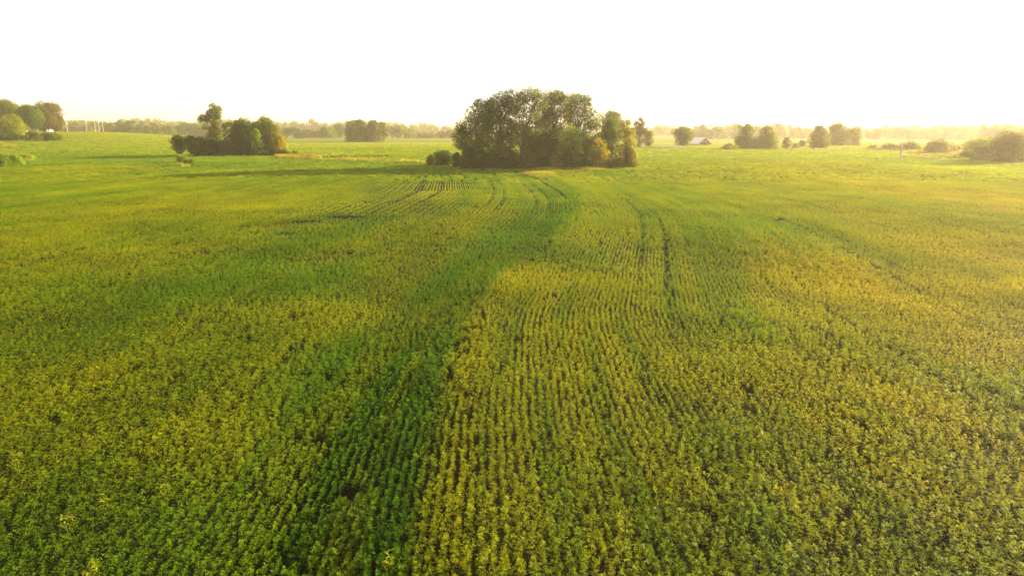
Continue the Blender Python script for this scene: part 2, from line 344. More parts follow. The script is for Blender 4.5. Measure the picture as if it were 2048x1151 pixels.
def crop():
    P = []; R = []; Sc = []; K = []
    def rows(y0, y1, dy, du, big, pk, xf, x_pad):
        umax = xf*y1 + x_pad + 12
        u = np.arange(-umax, umax, du); y = np.arange(y0, y1, dy)
        U, Yg = np.meshgrid(u, y); U = U.ravel(); Yg = Yg.ravel()
        m0 = np.abs(U) < xf*Yg + x_pad + 12; U = U[m0]; Yg = Yg[m0]
        Yg = Yg + rng.uniform(-.5, .5, len(U))*dy
        X = row_x(U, Yg)
        m1 = np.abs(X) < xf*Yg + x_pad; X, Yg, U = X[m1], Yg[m1], U[m1]
        rr = np.clip(fbm(X/7., Yg/12., 77, 2)*2.7-.95, 0, 1)*.8              # where the rows have closed over
        rr = np.where((X > 0) & (X < 10) & (Yg < 50), np.maximum(rr*.4, .35*(1-sstep(14, 22, Yg))), rr)
        rr = np.where((Yg > 66) & (Yg < 122) & (X < 6) & (X > -34), rr*.15, rr)
        if big > 1.5: rr = np.ones(len(X))
        X = X + rng.normal(0, 1, len(X))*du*(.07+.33*rr); k = keep(X, Yg)
        k &= rng.uniform(0, 1, len(X)) > .03
        k &= ~((vnoise(X/.55, Yg/.8, 123) > .9 + .06*(Yg < 22)) & (vnoise(X/5, Yg/5, 124) > .45))
        pt = np.zeros(len(X))
        for tu, a, b, st in TRACKS: pt = np.maximum(pt, np.exp(-((U-tu)/(.09+.0018*Yg))**4)*(Yg > a)*(Yg < b)*np.clip(st*(.45+.75*fbm(Yg/4, Yg*0+tu, 88)), 0, 1))
        k &= rng.uniform(0, 1, len(X)) > pt*(1 if Yg.max() < 130 else 0)
        X, Yg, rr = X[k], Yg[k], rr[k]
        hv = .84 + .22*fbm(X/.8, Yg/.8, 51, 2) + (fbm(X/4, Yg/4, 61, 2)-.5)*.35
        s = hv*rng.uniform(.78, 1.18, len(X))*(.86+.14*rr)
        if du == RS: s = s*(1 - .20*(np.floor(U[k]/RS + .5) % 2)*sstep(52, 66, Yg)*(1-rr))
        P.append(np.stack([X, Yg, G(X, Yg) - .1*(big > 1.5)], 1)); Sc.append(s)
        R.append(np.stack([rng.normal(0, .12, len(X)), rng.normal(0, .12, len(X)), rng.normal(0, .35, len(X)) + 3.1416*rng.integers(0, 2, len(X))], 1))
        K.append(rng.integers(pk[0], pk[1], len(X)))
    rows(6.5, 40, .10, RS, 1.0, (0, 5), .86, 7)
    rows(40, 116, .20, RS, 1.0, (5, 9), .86, 7)
    rows(116, 230, .9, .9, 2.0, (9, 12), .98, 10)
    rows(230, 430, 1.6, 1.6, 2.0, (12, 15), 1.0, 15)
    P = np.concatenate(P); R = np.concatenate(R); Sc = np.concatenate(Sc); K = np.concatenate(K)
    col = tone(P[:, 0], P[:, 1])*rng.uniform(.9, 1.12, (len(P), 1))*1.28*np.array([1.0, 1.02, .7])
    col[:, 0] *= rng.uniform(.88, 1.12, len(P))
    T = []
    for i in range(5): v, f, a = soy_plant(100+i, 17, .44, .14, .046); T.append((v, f[:, :3], a))
    for i in range(4): v, f, a = soy_plant(200+i, 18, .44, .20, .062); T.append((v, f[:, :3], a))
    for lod, (np_, sp, ns, rd, L) in enumerate([(10, .45, 4, .26, .20), (13, .85, 4, .42, .36)]):
        for i in range(3):
            r = np.random.default_rng(300+i+lod*50); V = []; F = []; A = []; b = 0
            for q in range(np_):
                v, f, a = soy_plant(400+i*20+q+lod*99, ns, .46*r.uniform(.8, 1.1), rd, L); v = v + np.array([r.uniform(-sp, sp), r.uniform(-sp, sp), 0])
                V.append(v); F.append(f[:, :3]+b); A.append(a); b += len(v)
            T.append((np.concatenate(V), np.concatenate(F), np.concatenate(A)))
    print('crop instances', len(P))
    scatter('soybean_crop', T, P, R, Sc, col, K, M_CROP, 'green and yellowing soybean plants covering the whole field in drilled rows', 'crop')

def ground():
    def axis(a, b, s0, g, lim):
        out = [0.0]; s = s0
        while out[-1] < lim: out.append(out[-1]+s); s = min(s*g, 60)
        return out
    yp = np.array(axis(0, 0, .8, 1.012, 2900)); yp = np.concatenate([-np.array([120, 80, 50, 30, 18, 10, 5, 2.5]), yp]); yp.sort()
    xp = np.array(axis(0, 0, .5, 1.02, 2900)); xp = np.concatenate([-xp[1:][::-1], xp])
    X, Y = np.meshgrid(xp, yp); nx, ny = len(xp), len(yp); x, y = X.ravel(), Y.ravel()
    V = np.stack([x, y, G(x, y)], 1)
    i = np.arange(ny-1)[:, None]*nx + np.arange(nx-1)[None]; i = i.ravel()
    F = np.stack([i, i+1, i+nx+1, i+nx], 1)
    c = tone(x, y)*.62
    soil = 1 - sstep(185, 320, y)
    c = c*(1-soil[:, None]*.97) + np.array([.010, .011, .003])*(soil*.97)[:, None]
    me = np_mesh('ground', V, F, [('tone', 'FLOAT_COLOR', np.concatenate([c, np.ones((len(c), 1))], 1).astype(np.float32))])
    me.polygons.foreach_set('use_smooth', [True]*len(me.polygons))
    m, N, L = mat('field_ground'); o = N.new('ShaderNodeOutputMaterial'); p = N.new('ShaderNodeBsdfPrincipled')
    a = N.new('ShaderNodeAttribute'); a.attribute_name = 'tone'; tc = N.new('ShaderNodeTexCoord')
    nz = N.new('ShaderNodeTexNoise'); nz.inputs['Scale'].default_value = .9; nz.inputs['Detail'].default_value = 8; nz.inputs['Roughness'].default_value = .7
    mr = N.new('ShaderNodeMapRange'); mr.inputs[1].default_value = .3; mr.inputs[2].default_value = .7; mr.inputs[3].default_value = .6; mr.inputs[4].default_value = 1.4
    mx = N.new('ShaderNodeMix'); mx.data_type = 'RGBA'; mx.blend_type = 'MULTIPLY'; mx.inputs[0].default_value = 1
    L.new(tc.outputs['Object'], nz.inputs['Vector']); L.new(nz.outputs['Fac'], mr.inputs[0]); L.new(a.outputs['Color'], mx.inputs[6]); L.new(mr.outputs[0], mx.inputs[7])
    bp = N.new('ShaderNodeBump'); bp.inputs['Strength'].default_value = .8; bp.inputs['Distance'].default_value = .5; L.new(nz.outputs['Fac'], bp.inputs['Height'])
    L.new(bp.outputs[0], p.inputs['Normal']); L.new(mx.outputs[2], p.inputs['Base Color']); p.inputs['Roughness'].default_value = 1; p.inputs['Specular IOR Level'].default_value = .05; L.new(p.outputs[0], o.inputs[0])
    g = link('ground', me, None, m); tag(g, kind='structure')

# ---------------------------------------------------------------- trees
TC = {  # crown leaf colours
 'oak': (.070, .105, .014), 'dark': (.045, .075, .012), 'olive': (.105, .120, .014), 'gold': (.215, .175, .012), 'light': (.150, .210, .018),
 'brown': (.100, .088, .022), 'yell': (.16, .17, .010), 'pale': (.120, .130, .040), 'cedar': (.040, .065, .016)}
def tree(name, label, x0, x1, yt, yb, kind='broad', col='oak', Yw=None, lobes=None, dens=1.0, cat='tree', group=None, seed=None, bare=.0, lean=0, tr=True, depth=1.0, basez=None, leaf=1.0, trunk_px=None, nl=None):
    sd = seed if seed is not None else int(x0*7 + yt*13 + yb*3) % 99991
    r = np.random.default_rng(abs(sd)+5)
    cx = trunk_px if trunk_px is not None else (x0+x1)/2
    if Yw is None: bx, Yw = ground_at(cx, yb)
    else: bx, _ = at_Y(cx, yb, Yw)
    bz = float(G(bx, Yw)) if basez is None else basez
    mp = m_per_px(Yw)
    xl, zt = at_Y(x0, yt, Yw); xr, _ = at_Y(x1, yt, Yw)
    Wd = (xr - xl)*(1.25 if kind == 'shrub' else 1.06); H = zt - bz; root = empty(name, (bx, Yw, bz), label, cat, group)
    ox = (xl+xr)/2 - bx
    LB = []
    if lobes:
        for (px, py, rp) in lobes:
            X, Z = at_Y(px, py, Yw); LB.append((X-bx, r.uniform(-.5, .5)*Wd*.35*depth, Z-bz, rp*mp*1.18, .9))
            LB.append((X-bx + r.normal()*rp*mp*.4, r.uniform(-1, 1)*Wd*.4*depth, Z-bz-abs(r.normal())*rp*mp*.5, rp*mp*.95, .9))
    elif kind == 'conifer':
        n = 12
        for i in range(n):
            q = i/(n-1); LB.append((ox + r.normal()*.03*Wd, r.normal()*.03*Wd, H*(.08+.86*q), max(.10*Wd, Wd*.5*(1-q)**.8), .55))
    else:
        lo = {'broad': .14, 'tall': .0, 'shrub': .0, 'high': .34}[kind]
        n = nl or int(12 + 8*min(2.5, H/Wd)); hw = Wd/2; ph = r.uniform(0, 6.28)
        for i in range(n):
            t = (i + r.uniform(-.2, 1.1))/n; t = min(max(t, .01), .99)
            pr = hw*((max(0., 1-t**2.9))**.5*(.86+.14*min(1, t*3)) if kind in ('shrub', 'tall') else (max(.02, 1-(2*t-1)**2))**.45)*r.uniform(.78, 1.08)
            rr = max(.2*hw, min(.62*pr, .5*hw))*r.uniform(.6, 1.2); rr = min(rr, H*(1-lo)*.3)
            q = max(0, pr*r.uniform(.85, 1.12) - rr*r.uniform(.7, 1)); an = ph + i*2.399 + r.normal()*.3
            z = H*(lo + (1-lo)*t); z = min(max(z, rr*.55), H-rr*r.uniform(.8, 1.5))
            LB.append((ox + math.cos(an)*q, math.sin(an)*q*depth, z, rr, .88))
            if i % 3 == 1: LB.append((ox + r.normal()*.12*Wd, r.normal()*.12*Wd, z, min(pr*.5, hw*.5)+.01, .9))
    LB = np.array(LB)
    s = max(.15, .0015*Yw)*leaf
    area = math.pi*np.sum(LB[:, 3]**2*LB[:, 4])
    n = int(min(60000, max(160, 3.2*dens*area/(s*s*.5))))
    w = LB[:, 3]**2; w = w/w.sum(); li = r.choice(len(LB), n, p=w)
    v = r.normal(size=(n, 3)); v /= np.linalg.norm(v, axis=1)[:, None]
    rad = LB[li, 3]*(1 - .5*r.uniform(0, 1, n)**1.8 + .16*r.normal(size=n)*.6)
    if kind == 'conifer': rad = rad*(.75+.25*np.sign(np.sin(np.arctan2(v[:, 1], v[:, 0])*7+li*1.7)))
    P = LB[li, :3] + v*rad[:, None]*np.stack([np.ones(n), np.ones(n), LB[li, 4]], 1)
    # clumping noise pushes leaves into tufts
    tf = np.sin(P[:, 0]*2.3/mp*.15 + li)*np.cos(P[:, 2]*2.1/mp*.15 + li*2.1)
    P += v*(tf*.10*LB[li, 3])[:, None]
    P[:, 2] = np.maximum(P[:, 2], .05)
    nrm = v*.8 + r.normal(size=(n, 3))*.75; nrm /= np.linalg.norm(nrm, axis=1)[:, None]
    t1 = np.cross(nrm, r.normal(size=(n, 3))); t1 /= np.linalg.norm(t1, axis=1)[:, None]; t2 = np.cross(nrm, t1)
    a = (s*r.uniform(.6, 1.25, n))[:, None]; b2 = a*r.uniform(.45, .8, (n, 1))
    V = np.stack([P-t1*a*.6, P+t2*b2*.5+nrm*a*.08, P+t1*a*.6, P-t2*b2*.5+nrm*a*.08], 1).reshape(-1, 3)
    F = np.arange(4*n).reshape(-1, 4)
    base = np.array(TC[col])*np.array([.84, 1.0, .32]); lobt = r.uniform(.58, 1.42, (len(LB), 1))*np.array([1, 1, 1]) * np.stack([r.uniform(.85, 1.25, len(LB)), np.ones(len(LB)), np.ones(len(LB))], 1)
    c = base*lobt[li]*r.uniform(.6, 1.4, (n, 1)); c[:, 0] *= r.uniform(.85, 1.25, n)
    c4 = np.repeat(np.concatenate([c, np.ones((n, 1))], 1), 4, 0).astype(np.float32)
    me = np_mesh('crown', V, F, [('tone', 'FLOAT_COLOR', c4), ('leafv', 'FLOAT_COLOR', np.ones((4*n, 4), np.float32))])
    link('crown' if kind != 'shrub' else 'foliage', me, root, M_CROWN)
    mb = MB(); tr_ = max(.05, min(.42, H*.022 + .02*Wd*.5)) * (1 if kind != 'shrub' else .5)
    top = float(LB[:, 2].max())*.78
    pts = [(0, 0, -.3), (0+r.normal()*.01*H, 0, H*.12), (ox*.3+r.normal()*.015*H, 0, H*.3), (ox*.7+r.normal()*.02*H, r.normal()*.01*H, H*.5), (ox, 0, max(top, H*.55))]
    mb.tube(pts, [tr_*1.35, tr_, tr_*.85, tr_*.55, tr_*.15])
    nb = min(len(LB), 12 if Yw < 260 else 5)
    for i in r.choice(len(LB), nb, replace=False):
        q = LB[i]; st = .14 + .3*r.uniform(); s0 = Vector((ox*st, 0, H*st)); e = Vector(q[:3]); 
        if e.z < s0.z: s0.z = max(.1, e.z*.6)
        mid = (s0+e)/2 + Vector((0, 0, .06*H)); mb.tube([s0, mid, e], [tr_*.5, tr_*.32, tr_*.1], 5)
    mb.build('trunk' if kind != 'shrub' else 'stem', M_BARK, root, smooth=True)
    return root
ORD = 'first second third fourth fifth sixth seventh eighth ninth tenth eleventh twelfth thirteenth fourteenth fifteenth sixteenth seventeenth eighteenth nineteenth twentieth'.split()
ORD += ['twenty-'+w for w in ORD[:9]] + ['thirtieth'] + ['thirty-'+w for w in ORD[:9]]

def grove():
    T = tree
    # main grove, tall trees
    T('oak_tree', 'tall tree at the left end of the big grove with branches hanging low', 908, 988, 198, 328, 'broad', 'oak', 158, trunk_px=963,
      lobes=[(934, 252, 17), (922, 272, 13), (930, 290, 9), (948, 228, 17), (966, 246, 19), (975, 212, 13), (950, 274, 16), (918, 288, 8), (984, 232, 12), (960, 208, 10), (972, 276, 15), (945, 303, 13), (968, 305, 16), (956, 290, 13), (921, 255, 10)])
    T('oak_tree', 'second tall tree from the left in the big grove, rounded grey green crown', 968, 1038, 183, 330, 'broad', 'dark', 160, trunk_px=995,
      lobes=[(992, 205, 17), (1008, 198, 15), (1022, 190, 13), (985, 235, 18), (1003, 228, 20), (1012, 255, 20), (992, 268, 19), (1028, 215, 12), (975, 255, 12), (1010, 285, 16), (985, 292, 14), (1000, 310, 17), (1020, 304, 13)])
    T('oak_tree', 'tallest tree in the middle of the big grove with forked trunk and airy top', 1022, 1088, 176, 334, 'high', 'olive', 158, trunk_px=1042,
      lobes=[(1050, 190, 14), (1068, 186, 13), (1034, 202, 12), (1060, 210, 15), (1040, 226, 13), (1078, 200, 12), (1068, 232, 13), (1030, 248, 12), (1048, 258, 16), (1064, 268, 15), (1036, 282, 13), (1078, 250, 11)])
    T('oak_tree', 'dark crowned tall tree just right of the tallest one in the big grove', 1076, 1142, 182, 334, 'broad', 'brown', 162, trunk_px=1105,
      lobes=[(1100, 196, 15), (1116, 192, 14), (1132, 200, 13), (1092, 216, 17), (1112, 220, 18), (1130, 226, 14), (1086, 245, 15), (1104, 250, 19), (1095, 275, 17), (1116, 278, 16), (1128, 255, 12), (1100, 302, 17), (1122, 304, 15)])
    T('oak_tree', 'tall wide tree at the right of the big grove with open crown', 1126, 1204, 184, 330, 'high', 'olive', 157, trunk_px=1150,
      lobes=[(1150, 198, 13), (1168, 202, 13), (1140, 216, 12), (1160, 224, 13), (1178, 220, 12), (1190, 236, 12), (1172, 244, 12), (1192, 252, 11), (1150, 246, 12), (1138, 238, 10), (1176, 262, 10), (1160, 262, 9), (1184, 280, 11), (1168, 285, 11), (1146, 276, 9), (1196, 270, 9)])
    T('oak_tree', 'dark tree filling the lower middle of the big grove', 1040, 1130, 262, 334, 'broad', 'dark', 156)
    T('broadleaf_tree', 'lime green young tree standing in front of the big grove', 1118, 1166, 251, 336, 'tall', 'light', 150,
      lobes=[(1140, 262, 10), (1150, 266, 9), (1132, 276, 11), (1148, 284, 13), (1128, 294, 11), (1142, 302, 13), (1156, 294, 10), (1130, 312, 10), (1152, 316, 11)])
    T('broadleaf_tree', 'yellow green bushy tree beside the lime green one in the big grove', 1152, 1188, 264, 336, 'tall', 'olive', 152, lobes=[(1168, 276, 9), (1178, 285, 10), (1162, 292, 10), (1182, 300, 11), (1166, 308, 11), (1178, 320, 12)])
    T('cedar_tree', 'golden feathery evergreen at the right of the big grove', 1176, 1222, 272, 338, 'tall', 'gold', 149, lobes=[(1196, 280, 7), (1202, 290, 9), (1192, 302, 10), (1208, 308, 10), (1198, 322, 12), (1212, 324, 9)])
    T('broadleaf_tree', 'tall narrow green tree second from the right end of the big grove', 1200, 1244, 236, 334, 'tall', 'oak', 156, lobes=[(1212, 252, 11), (1226, 248, 10), (1218, 268, 13), (1232, 270, 11), (1210, 285, 12), (1226, 292, 13), (1216, 308, 12), (1232, 318, 12), (1221, 243, 7)])
    T('broadleaf_tree', 'tall narrow golden edged tree at the right end of the big grove', 1232, 1274, 237, 334, 'tall', 'gold', 154, lobes=[(1250, 249, 9), (1260, 262, 10), (1246, 270, 12), (1262, 285, 10), (1248, 298, 12), (1264, 305, 9), (1254, 320, 12), (1257, 244, 6)])
    sh = [(853, 872, 307, 329, 'yell', 'small yellow bush at the far left tip of the big grove'), (867, 906, 300, 330, 'cedar', 'round dark bush standing left of the big grove'),
          (902, 924, 304, 332, 'cedar', 'small pointed dark bush between the round bush and the big grove'), (918, 956, 288, 334, 'dark', 'dark bush at the left foot of the big grove'),
          (944, 984, 298, 336, 'cedar', 'dark bush below the left end tree of the big grove'), (976, 1012, 296, 336, 'dark', 'dark bush under the second tree of the big grove'),
          (1004, 1042, 300, 337, 'cedar', 'dark bush left of the forked trunk in the big grove'), (1036, 1074, 302, 337, 'dark', 'dark bush right of the forked trunk in the big grove'),
          (1066, 1104, 296, 337, 'cedar', 'dark bush under the middle of the big grove'), (1098, 1124, 308, 338, 'light', 'small light green bush in front of the middle of the big grove'),
          (1116, 1144, 300, 338, 'dark', 'dark bush at the foot of the lime green tree'), (1140, 1180, 306, 338, 'oak', 'rounded green bush right of the lime green tree'),
          (1182, 1212, 300, 340, 'gold', 'golden bush at the front right foot of the big grove'), (1208, 1232, 316, 339, 'olive', 'low olive bush beside the golden bush of the big grove'),
          (1228, 1252, 314, 339, 'olive', 'low rounded olive bush near the right end of the big grove'), (1246, 1275, 294, 337, 'brown', 'reddish brown bush at the right end of the big grove')]
    for x0, x1, yt, yb, c, l in sh: T('bush', l, x0, x1, yt, yb, 'shrub', c, 149 if yb > 332 else None, cat='bush', group='bushes around the big grove')
    # left grove
    Y2 = ground_at(450, 309)[1]; print('left grove Y', Y2)
    T('broadleaf_tree', 'small round tree on a short trunk at the left end of the left grove', 341, 373, 269, 306, 'broad', 'dark', Y2+2)
    T('broadleaf_tree', 'second small round tree from the left in the left grove', 368, 394, 270, 307, 'broad', 'dark', Y2)
    T('vine_covered_tree', 'tall twisted tree draped in vines with an arm reaching right in the left grove', 394, 466, 207, 308, 'high', 'olive', Y2+3, trunk_px=432, dens=1.3,
      lobes=[(423, 214, 7), (432, 220, 7), (437, 231, 6), (420, 228, 9), (408, 236, 8), (400, 240, 5), (427, 240, 9), (431, 252, 7), (424, 262, 9), (436, 268, 10), (428, 280, 11), (440, 282, 8), (432, 294, 11), (448, 252, 5), (456, 249, 5), (463, 246, 5), (416, 272, 6), (455, 260, 4)])
    T('broadleaf_tree', 'wide dark green tree in the middle of the left grove', 452, 514, 235, 312, 'tall', 'oak', Y2)
    T('broadleaf_tree', 'large tree with golden right side at the right end of the left grove', 494, 562, 231, 313, 'tall', 'olive', Y2-2)
    T('broadleaf_tree', 'low golden tree leaning out of the right end of the left grove', 530, 570, 264, 313, 'tall', 'gold', Y2-4)
    T('sapling', 'light green sapling in front of the middle of the left grove', 498, 524, 256, 310, 'tall', 'light', Y2-8)
    for x0, x1, yt, yb, c, l in [(384, 414, 272, 309, 'dark', 'dark bush left of the vine covered tree in the left grove'), (408, 440, 278, 311, 'cedar', 'dark bush at the foot of the vine covered tree'),
          (434, 468, 276, 312, 'dark', 'dark bush right of the vine covered tree in the left grove'), (462, 500, 276, 314, 'cedar', 'dark bush below the wide dark tree of the left grove'),
          (506, 548, 284, 315, 'olive', 'olive bush below the golden sided tree of the left grove'), (558, 582, 296, 314, 'gold', 'small golden bush trailing off the right end of the left grove'), (578, 606, 301, 312, 'light', 'low green bush farthest right of the left grove')]:
        T('bush', l, x0, x1, yt, yb, 'shrub', c, Y2-6, cat='bush', group='bushes around the left grove')
    # far left farmstead
    T('oak_tree', 'big tree at the left edge of the photo behind the yellow tree', -28, 34, 197, 282, 'broad', 'olive', 400)
    T('oak_tree', 'rounded green tree second from the left edge beside the white house', 28, 78, 206, 268, 'broad', 'oak', 395)
    T('oak_tree', 'large brownish tree right behind the white house', 62, 118, 203, 266, 'broad', 'brown', 420)
    T('oak_tree', 'lower brownish tree at the right edge of the farmstead trees', 94, 126, 228, 264, 'broad', 'brown', 425)
    T('broadleaf_tree', 'bright yellow green sunlit tree at the left edge of the photo', -18, 46, 228, 290, 'tall', 'yell', 335)
    T('broadleaf_tree', 'small dark tree between the yellow tree and the white house', 52, 80, 260, 293, 'tall', 'olive', 330)
    for x0, x1, yt, yb, c, l in [(-10, 24, 270, 291, 'dark', 'dark bush below the yellow tree at the left edge'), (20, 50, 270, 292, 'dark', 'dark bush right of the one at the left edge'),
          (84, 119, 264, 295, 'olive', 'rounded olive bush standing alone in front of the white house')]:
        T('bush', l, x0, x1, yt, yb, 'shrub', c, 325, cat='bush', group='bushes by the farmstead')
    for x0, x1, yt, yb, c, l in [(-16, 16, 305, 331, 'light', 'fresh green bush mound at the very left edge in front of the farmstead'), (12, 44, 308, 328, 'light', 'fresh green bush mound second from the left edge in the near field margin'),
          (40, 66, 308, 320, 'light', 'small fresh green bush at the right end of the mounds by the left edge'), (352, 372, 309, 324, 'light', 'bright green bush in the field below the small round tree'), (366, 388, 316, 329, 'yell', 'bright yellow green low bush in the field just left of the left grove')]:
        T('bush', l, x0, x1, yt, yb, 'shrub', c, cat='bush', group='fresh green bushes in the left field')
    # middle distance
    for i, (x0, x1, yt, yb, c, Yw) in enumerate([(686, 716, 240, 282, 'oak', 500), (700, 738, 236, 282, 'olive', 495), (728, 762, 238, 283, 'brown', 490), (746, 776, 243, 282, 'olive', 500)]):
        T('broadleaf_tree', ORD[i]+' tree from the left in the dense copse left of the big grove', x0, x1, yt, yb, 'tall', c, Yw, group='trees of the middle copse')
    for x0, x1, yt, yb, c, Yw, k, l in [(1198, 1254, 219, 292, 'olive', 300, 'broad', 'hazy round tree showing above the right end of the big grove'), (1264, 1294, 232, 292, 'brown', 330, 'conifer', 'tall ragged pine just right of the big grove'),
          (1286, 1310, 261, 293, 'olive', 325, 'broad', 'small leaning tree right of the ragged pine'), (1346, 1389, 251, 295, 'olive', 318, 'broad', 'lone rounded tree left of the barn'),
          (1474, 1514, 245, 299, 'olive', 300, 'tall', 'tall tree right of the barn with leafy sides down to the ground'), (1506, 1534, 272, 299, 'pale', 302, 'shrub', 'low tree between the two trees right of the barn'), (1513, 1560, 252, 299, 'pale', 298, 'tall', 'round tree second to the right of the barn'),
          (1566, 1583, 274, 296, 'pale', 315, 'tall', 'very small egg shaped tree in the right hand meadow'), (1619, 1662, 249, 299, 'brown', 298, 'tall', 'dense egg shaped tree standing alone in the right hand meadow'),
          (1656, 1700, 244, 294, 'pale', 360, 'tall', 'pale tree just behind the dense egg shaped tree'), (1692, 1730, 252, 293, 'pale', 365, 'tall', 'pale rounded tree at the right of the meadow group')]:
        T('pine_tree' if k == 'conifer' else 'broadleaf_tree', l, x0, x1, yt, yb, k, c, Yw, lobes=[(1280, 238, 5), (1274, 246, 7), (1286, 246, 7), (1279, 252, 9), (1270, 260, 8), (1287, 260, 8), (1279, 262, 9), (1279, 268, 9), (1270, 277, 8), (1286, 280, 7), (1278, 286, 8)] if k == 'conifer' else None)
    for i, (x0, x1, yt, yb, c) in enumerate([(1440, 1478, 290, 299, 'pale'), (1586, 1598, 286, 296, 'light'), (1598, 1612, 280, 293, 'pale'), (1738, 1756, 290, 298, 'pale'), (1762, 1800, 288, 299, 'brown'), (1800, 1858, 291, 300, 'pale')]):
        T('bush', ORD[i]+' low scrubby bush from the left in the meadow right of the barn', x0, x1, yt, yb, 'shrub', c, cat='bush', group='low bushes in the right hand meadow')
    for x0, x1, yt, yb, c, l in [(1858, 1908, 281, 305, 'brown', 'brownish bush alone in the meadow near the right edge'), (1934, 1992, 273, 312, 'yell', 'yellow sunlit bush left of the big thicket at the right edge'),
          (1924, 1956, 300, 314, 'brown', 'low brown bush at the left foot of the yellow sunlit bush'), (1984, 2070, 261, 322, 'brown', 'big rounded thicket at the right edge of the photo'),
          (1996, 2034, 298, 323, 'gold', 'low bush in front of the big thicket at the right edge'), (1950, 1996, 288, 319, 'brown', 'low bush between the yellow bush and the big thicket')]:
        T('bush', l, x0, x1, yt, yb, 'shrub', c, cat='bush', group='bushes near the right edge')

def treelines():
    # segment: label phrase, x range, distance, tops (px) knots, mean width px, colour set
    SEG = [
     ('behind the power poles', 118, 214, 800, [(118, 238), (150, 243), (214, 244)], 22, ['oak', 'olive']),
     ('from the poles to the left grove', 206, 352, 680, [(206, 241), (240, 240), (300, 246), (352, 243)], 24, ['oak', 'dark', 'olive']),
     ('right behind the left grove', 352, 560, 760, [(352, 246), (400, 244), (560, 250)], 26, ['dark', 'oak', 'olive']),
     ('just right of the left grove', 560, 690, 700, [(560, 250), (600, 252), (640, 258), (665, 248), (690, 250)], 24, ['dark', 'oak', 'pale']),
     ('on the horizon above the power poles', 110, 470, 1250, [(110, 236), (220, 243), (290, 236), (400, 241), (470, 237)], 26, ['pale', 'olive']),
     ('on the horizon between both groves', 470, 925, 1200, [(470, 240), (560, 241), (620, 243), (680, 244), (700, 240), (800, 245), (925, 250)], 25, ['pale', 'olive', 'brown']),
     ('between middle copse and big grove', 772, 925, 720, [(772, 248), (800, 251), (830, 256), (850, 262), (880, 258), (925, 256)], 23, ['pale', 'oak']),
     ('beyond the white rail fence', 1296, 1350, 900, [(1296, 256), (1330, 252), (1350, 256)], 22, ['pale']),
     ('behind the barn', 1380, 1490, 640, [(1380, 252), (1410, 248), (1440, 251), (1490, 249)], 22, ['pale', 'brown']),
     ('behind two trees right of barn', 1490, 1625, 680, [(1490, 251), (1540, 246), (1600, 252), (1625, 254)], 24, ['pale', 'brown']),
     ('right of the meadow trees', 1728, 1890, 640, [(1728, 256), (1770, 250), (1830, 245), (1870, 249), (1890, 254)], 26, ['pale', 'brown']),
     ('above the yellow bush far right', 1862, 1985, 600, [(1862, 251), (1930, 246), (1960, 242), (1985, 250)], 26, ['pale', 'brown']),
     ('at the right edge of the photo', 1960, 2100, 470, [(1960, 252), (2010, 243), (2048, 240), (2100, 240)], 30, ['brown', 'gold']),
     ('on far horizon above the barn', 1290, 1730, 1300, [(1290, 252), (1500, 250), (1730, 252)], 26, ['pale']),
     ('on far horizon above right meadow', 1640, 2090, 1250, [(1640, 255), (1800, 252), (2090, 248)], 28, ['pale']),
    ]
    r = np.random.default_rng(11)
    for ph, a, b, Yw, tops, wm, cs in SEG:
        x = a; i = 0
        while x < b - wm*.4:
            w = wm*r.uniform(.6, 1.7); c = x + w*.45
            t = float(np.interp(c, [q[0] for q in tops], [q[1] for q in tops])) + r.normal()*2.2 + r.uniform(-1, 3)
            yy = Yw*(1+r.uniform(-.04, .06))
            shape = r.choice(['rounded', 'spreading', 'bushy']); cn = cs[r.integers(len(cs))]
            tree('broadleaf_tree', f'{ORD[i]} tree from left, hazy line {ph}', c-w*.62, c+w*.62, t, 272, 'tall' if r.uniform() < .85 else 'broad', cn, yy, group='trees of the line '+ph, seed=int(x*3+Yw), nl=9, dens=.9)
            x += w*.66; i += 1
        print(ph, i)

# ---------------------------------------------------------------- buildings, poles, fence
def barn():
    x, y = ground_at(1408, 291, .2); z = float(G(x, y))
    o = empty('barn', (x, y, z), 'low weathered red barn with a pale tin roof and dark doorway', 'barn'); o.rotation_euler[2] = RAD(17)
    wd, ln, ev, rg = 6.6, 9.0, 1.5, 4.1
    m = MB(); m.prism([(-wd/2, 0), (wd/2, 0), (wd/2, ev), (0, rg), (-wd/2, ev)], -.2, ln); m.build('wall', M_RED, o)
    m = MB(); e = .75; sl = (rg-ev)/(wd/2)
    for s in (-1, 1):
        p = [(0, rg+.02), (s*(wd/2+e), ev-sl*e+.02), (s*(wd/2+e), ev-sl*e+.16), (0, rg+.18)]
        if s > 0: p = p[::-1]
        m.prism(p, -.9, ln+.5)
    m.build('roof', M_TIN, o)
    m = MB(); m.box((-.3, -.23, .95), (2.1, .06, 1.9)); m.build('doorway_shade', M_DARK, o)  # flat dark panel painted in for the shade of the open doorway
    m = MB(); m.box((-.3, -.26, 2.02), (2.9, .1, .18)); m.build('door_rail', M_WHITE, o)
